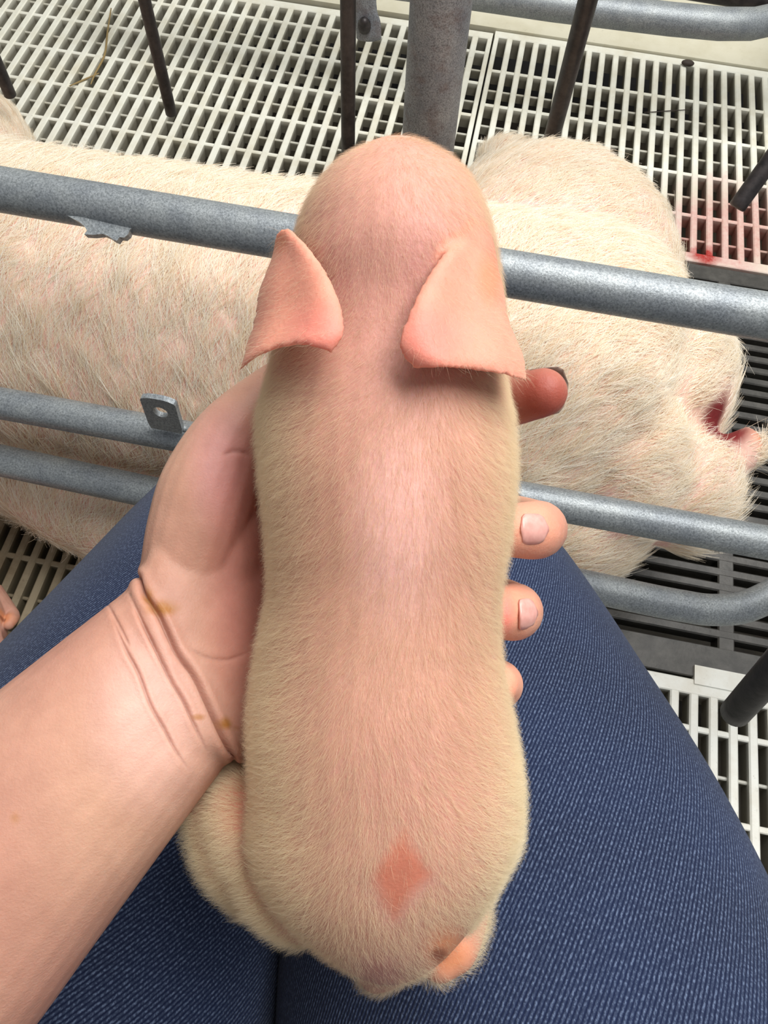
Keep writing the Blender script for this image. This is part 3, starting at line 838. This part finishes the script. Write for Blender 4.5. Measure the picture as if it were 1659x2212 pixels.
# upper arm going back to the shoulder, behind the camera
el = P(-330, 2160, .256)
mb.add(*chain([P(-150, 2010, .256), el, el + np.array([-.03, -.10, .10]), el + np.array([-.02, -.22, .25])], [.034, .040, .044, .048]))
me = remesh(mb, 0.0010, 14, 0.5)
creases = [([(298, 1246), (312, 1284), (344, 1330), (384, 1411), (420, 1461), (448, 1519), (475, 1578), (506, 1640)], 5.0, .0024),
           ([(280, 1285), (307, 1343), (339, 1406), (371, 1470), (398, 1515), (420, 1565), (448, 1628)], 3.6, .0013),
           ([(240, 1330), (271, 1402), (298, 1452), (326, 1524), (357, 1578), (380, 1622), (410, 1668)], 3.2, .0009),
           ([(230, 1300), (262, 1360), (282, 1400)], 3.0, .0005), ([(402, 1395), (440, 1418), (490, 1425), (550, 1405)], 5, .0004), ([(475, 985), (510, 975), (545, 985)], 6, .0003)]
def polydist(poly):
    best = np.full(len(px), 1e9); par = np.zeros(len(px))
    pl = catmull(np.array(poly, float), 6)
    for k_, ((x0, y0), (x1, y1)) in enumerate(zip(pl[:-1], pl[1:])):
        dx, dy = x1 - x0, y1 - y0; L2 = dx * dx + dy * dy
        t = np.clip(((px - x0) * dx + (py - y0) * dy) / L2, 0, 1)
        dk = np.hypot(px - x0 - t * dx, py - y0 - t * dy)
        par = np.where(dk < best, (k_ + t) / (len(pl) - 1), par); best = np.minimum(best, dk)
    return best, par
V = getV(me); Nn = getN(me); px, py, dd = project(V)
nearc = np.min([polydist(c[0])[0] for c in creases], axis=0) < 22
nearc &= (Nn @ FWD) < 0.25
bm = bmesh.new(); bm.from_mesh(me); bm.verts.ensure_lookup_table()
es = [e for e in bm.edges if nearc[e.verts[0].index] and nearc[e.verts[1].index]]
bmesh.ops.subdivide_edges(bm, edges=es, cuts=3, use_grid_fill=True)
bm.to_mesh(me); bm.free()
me.polygons.foreach_set('use_smooth', [True] * len(me.polygons))
V = getV(me); Nn = getN(me)
px, py, dd = project(V)
front = (Nn @ FWD) < 0.1
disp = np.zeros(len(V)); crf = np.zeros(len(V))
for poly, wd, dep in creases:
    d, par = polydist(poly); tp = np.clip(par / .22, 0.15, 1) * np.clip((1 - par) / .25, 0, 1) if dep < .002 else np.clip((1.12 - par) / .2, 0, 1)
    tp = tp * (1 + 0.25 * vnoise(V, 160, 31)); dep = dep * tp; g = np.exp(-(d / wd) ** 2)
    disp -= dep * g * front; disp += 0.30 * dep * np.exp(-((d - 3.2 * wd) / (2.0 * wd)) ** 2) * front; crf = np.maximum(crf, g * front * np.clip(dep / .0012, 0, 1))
V = V + Nn * disp[:, None]; setV(me, V)
C = np.tile(np.array(srgb(204, 160, 136)), (len(V), 1))
C = mix(C, srgb(188, 138, 120), 0.5 + 0.5 * vnoise(V, 70, 2))
def blob(u, v, ru, rv): return np.clip(1.5 - np.hypot((px - u) / ru, (py - v) / rv), 0, 1) * front
C = mix(C, srgb(214, 150, 150), blob(480, 1010, 60, 110) * 0.55)
C = mix(C, srgb(218, 142, 130), blob(530, 1250, 70, 260) * 0.6)
C = mix(C, srgb(228, 186, 176), blob(330, 1560, 110, 160) * 0.5)
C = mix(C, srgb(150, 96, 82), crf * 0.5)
nz = 0.5 + 0.5 * vnoise(V, 900, 9)
for (u, v, ru, rv, am) in [(352, 1312, 30, 16, 1.0), (320, 1296, 12, 26, 0.9), (485, 1562, 13, 12, 1.3), (428, 1549, 12, 6, 0.9), (510, 1573, 8, 4, .7), (33, 1768, 9, 11, .6)]:
    C = mix(C, srgb(172, 118, 62), blob(u, v, ru, rv) * am * (0.45 + 0.55 * nz))
for (u, v) in [(1175, 855)]:
    C = mix(C, srgb(160, 82, 68), blob(u, v, 75, 70))  # red-brown index fingertip, partly the ear's shade put into the skin colour
for (u, v) in [(1150, 1145), (1105, 1320), (1080, 1478)]:
    C = mix(C, srgb(232, 158, 130), blob(u, v, 60, 65) * .8)
C = mix(C, srgb(222, 120, 112), blob(1080, 1325, 26, 42) * .8)
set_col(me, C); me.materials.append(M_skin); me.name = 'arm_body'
arm = bpy.data.objects.new('body', me); COL.objects.link(arm); arm.parent = person
arm.matrix_parent_inverse = Matrix.Translation(-Vector(person.location))
# fingernails: curved plates on the finger ends
def nail(c, tipdir, up, L, W, mat, bowr=0.0075):
    tipdir = tipdir / np.linalg.norm(tipdir); up = up - tipdir * (up @ tipdir); up /= np.linalg.norm(up); side = np.cross(tipdir, up)
    V = []; F = []; a, b = 9, 9
    for lay in (0, -0.0007):
        for i in range(a):
            for j in range(b):
                u = (i / (a - 1) - .5) * 2; v = (j / (b - 1) - .5) * 2
                r = 1.0 if abs(u) < 0.35 else math.sqrt(max(0.0, 1 - ((abs(u) - .35) / .655) ** 2))
                y = v * W * r
                z = math.sqrt(max(1e-9, bowr ** 2 - min(y * y, bowr ** 2 * .98))) - bowr - 0.12 * (u * u) * L * .5
                V.append(c + tipdir * u * L + side * y + up * (z + lay))
    o = a * b
    for i in range(a - 1):
        for j in range(b - 1):
            q = i * b + j
            F.append((q, q + 1, q + b + 1, q + b)); F.append((o + q, o + q + b, o + q + b + 1, o + q + 1))
    for i in range(a - 1):
        for j in (0, b - 1):
            q = i * b + j; F.append((q, q + b, o + q + b, o + q))
    for j in range(b - 1):
        for i in (0, a - 1):
            q = i * b + j; F.append((q, q + 1, o + q + 1, o + q))
    x = part('fingernail', V, F, mat, arm); x.matrix_parent_inverse = Matrix.Identity(4); 
    return x
def onfinger(base, up, r):
    up = up / np.linalg.norm(up); return P(*base) + up * (r - 0.0001)
u2 = -FWD * 0.86 + RIGHT * .42; u3 = RIGHT * 0.72 - FWD * 0.66
nail(onfinger((1118, 1142, .2640), u2, .0104), -RIGHT * 0.86 - FWD * 0.45, u2, .0058, .0052, M_nail)
nail(onfinger((1090, 1322, .2670), u3, .0104), -FWD * 0.7 - RIGHT * .7, u3, .0052, .0052, M_nail)
u1 = FWD * .88 - DOWN * .34
nail(onfinger((1178, 848, .2790), u1, .0078), RIGHT * 0.97 - DOWN * .10, u1, .0098, .0088, M_naildirt, 0.0095)

# jeans: two lofted legs with metric UVs
def leg(pts, rad, name):
    T, U, W = frames(pts)
    A = np.array([np.concatenate([np.asarray(pts[i], float), U[i] * rad[i][0], W[i] * rad[i][1]]) for i in range(len(pts))])
    A = catmull(A, 12); n = 72; th = np.linspace(0, 2 * np.pi, n + 1)
    V = np.concatenate([q[None, :3] + np.outer(np.cos(th), q[3:6]) + np.outer(np.sin(th), q[6:9]) for q in A]).reshape(len(A), n + 1, 3)
    k = len(A)
    vlen = np.concatenate([[0], np.cumsum(np.linalg.norm(np.diff(A[:, :3], axis=0), axis=1))])
    nz = vnoise(V.reshape(-1, 3), 28, 12).reshape(k, n + 1); nz[:, -1] = nz[:, 0]
    ctr = A[:, None, :3]; d = V - ctr; d /= np.linalg.norm(d, axis=2)[..., None]
    V = V + d * (0.0022 * nz)[..., None]
    idx = lambda i, j: i * n + (j % n)
    VV = V[:, :n].reshape(-1, 3)
    F = []; UVs = []
    circ = 0.52
    for i in range(k - 1):
        for j in range(n):
            F.append((idx(i, j), idx(i, j + 1), idx(i + 1, j + 1), idx(i + 1, j)))
            UVs += [(j / n * circ, vlen[i]), ((j + 1) / n * circ, vlen[i]), ((j + 1) / n * circ, vlen[i + 1]), (j / n * circ, vlen[i + 1])]
    F.append(tuple(idx(0, j) for j in range(n))[::-1]); UVs += [(0, 0)] * n
    F.append(tuple(idx(k - 1, j) for j in range(n))); UVs += [(0, 0)] * n
    return VV, F, UVs
KL, KR = P(560, 1075, .665), P(930, 1095, .655)
HL, HR = P(128, 2030, .440), P(1135, 2000, .435)
def limb(K, H, sgn):
    back = H + (H - K) * 0.55
    ank = np.array([K[0] - 0.01 * sgn, K[1] - 0.13, 0.14])
    mid = (K + ank) / 2 + np.array([0, -0.005, 0])
    pts = [back, H, (H * 0.55 + K * 0.45), K + (H - K) * 0.12, K + np.array([0, 0.012, -0.03]), K * 0.75 + ank * 0.25 + np.array([0, -.008, 0]), mid, ank]
    rad = [(.142, .125), (.137, .120), (.112, .106), (.078, .078), (.064, .066), (.062, .064), (.066, .066), (.055, .06)]
    return pts, rad, ank
legs = MB(); UV = []
anks = []
for K, H, s in ((KL, HL, -1), (KR, HR, 1)):
    pts, rad, ank = limb(K, H, s); anks.append(ank)
    V, F, U2 = leg(pts, rad, 'leg'); legs.add(V, F); UV += U2
me = mesh('jeans', legs.V, legs.F, M_denim)
uvl = me.uv_layers.new(name='UVMap'); uvl.data.foreach_set('uv', np.array(UV, np.float32).ravel())
jo = bpy.data.objects.new('jeans', me); COL.objects.link(jo); jo.parent = person
jo.matrix_parent_inverse = Matrix.Translation(-Vector(person.location)); 
# unseen shirt torso behind the camera, added to shade the lap
V, F = loft([(np.array([-.02, -.30, .52]), EX * .20, EY * .13), (np.array([-.03, -.32, .70]), EX * .19, EY * .13), (np.array([-.04, -.33, .90]), EX * .205, EY * .125), (np.array([-.04, -.335, 1.05]), EX * .20, EY * .11), (np.array([-.04, -.34, 1.14]), EX * .12, EY * .08)], 40, 6)
part('shirt', V, F, M_shirt, person)
for ank in anks:
    x, y = ank[0], ank[1]
    V, F = loft([(np.array([x, y, .20]), EX * .062, EY * .066), (np.array([x, y, .10]), EX * .050, EY * .058), (np.array([x, y + .02, .055]), EX * .048, EY * .085), (np.array([x, y + .05, .03]), EX * .050, EY * .125), (np.array([x, y + .05, .006]), EX * .052, EY * .128)], 28, 5)
    V = [np.array([v[0], v[1], max(v[2], 0.0005)]) for v in V]
    part('boot', V, F, M_boot, person)
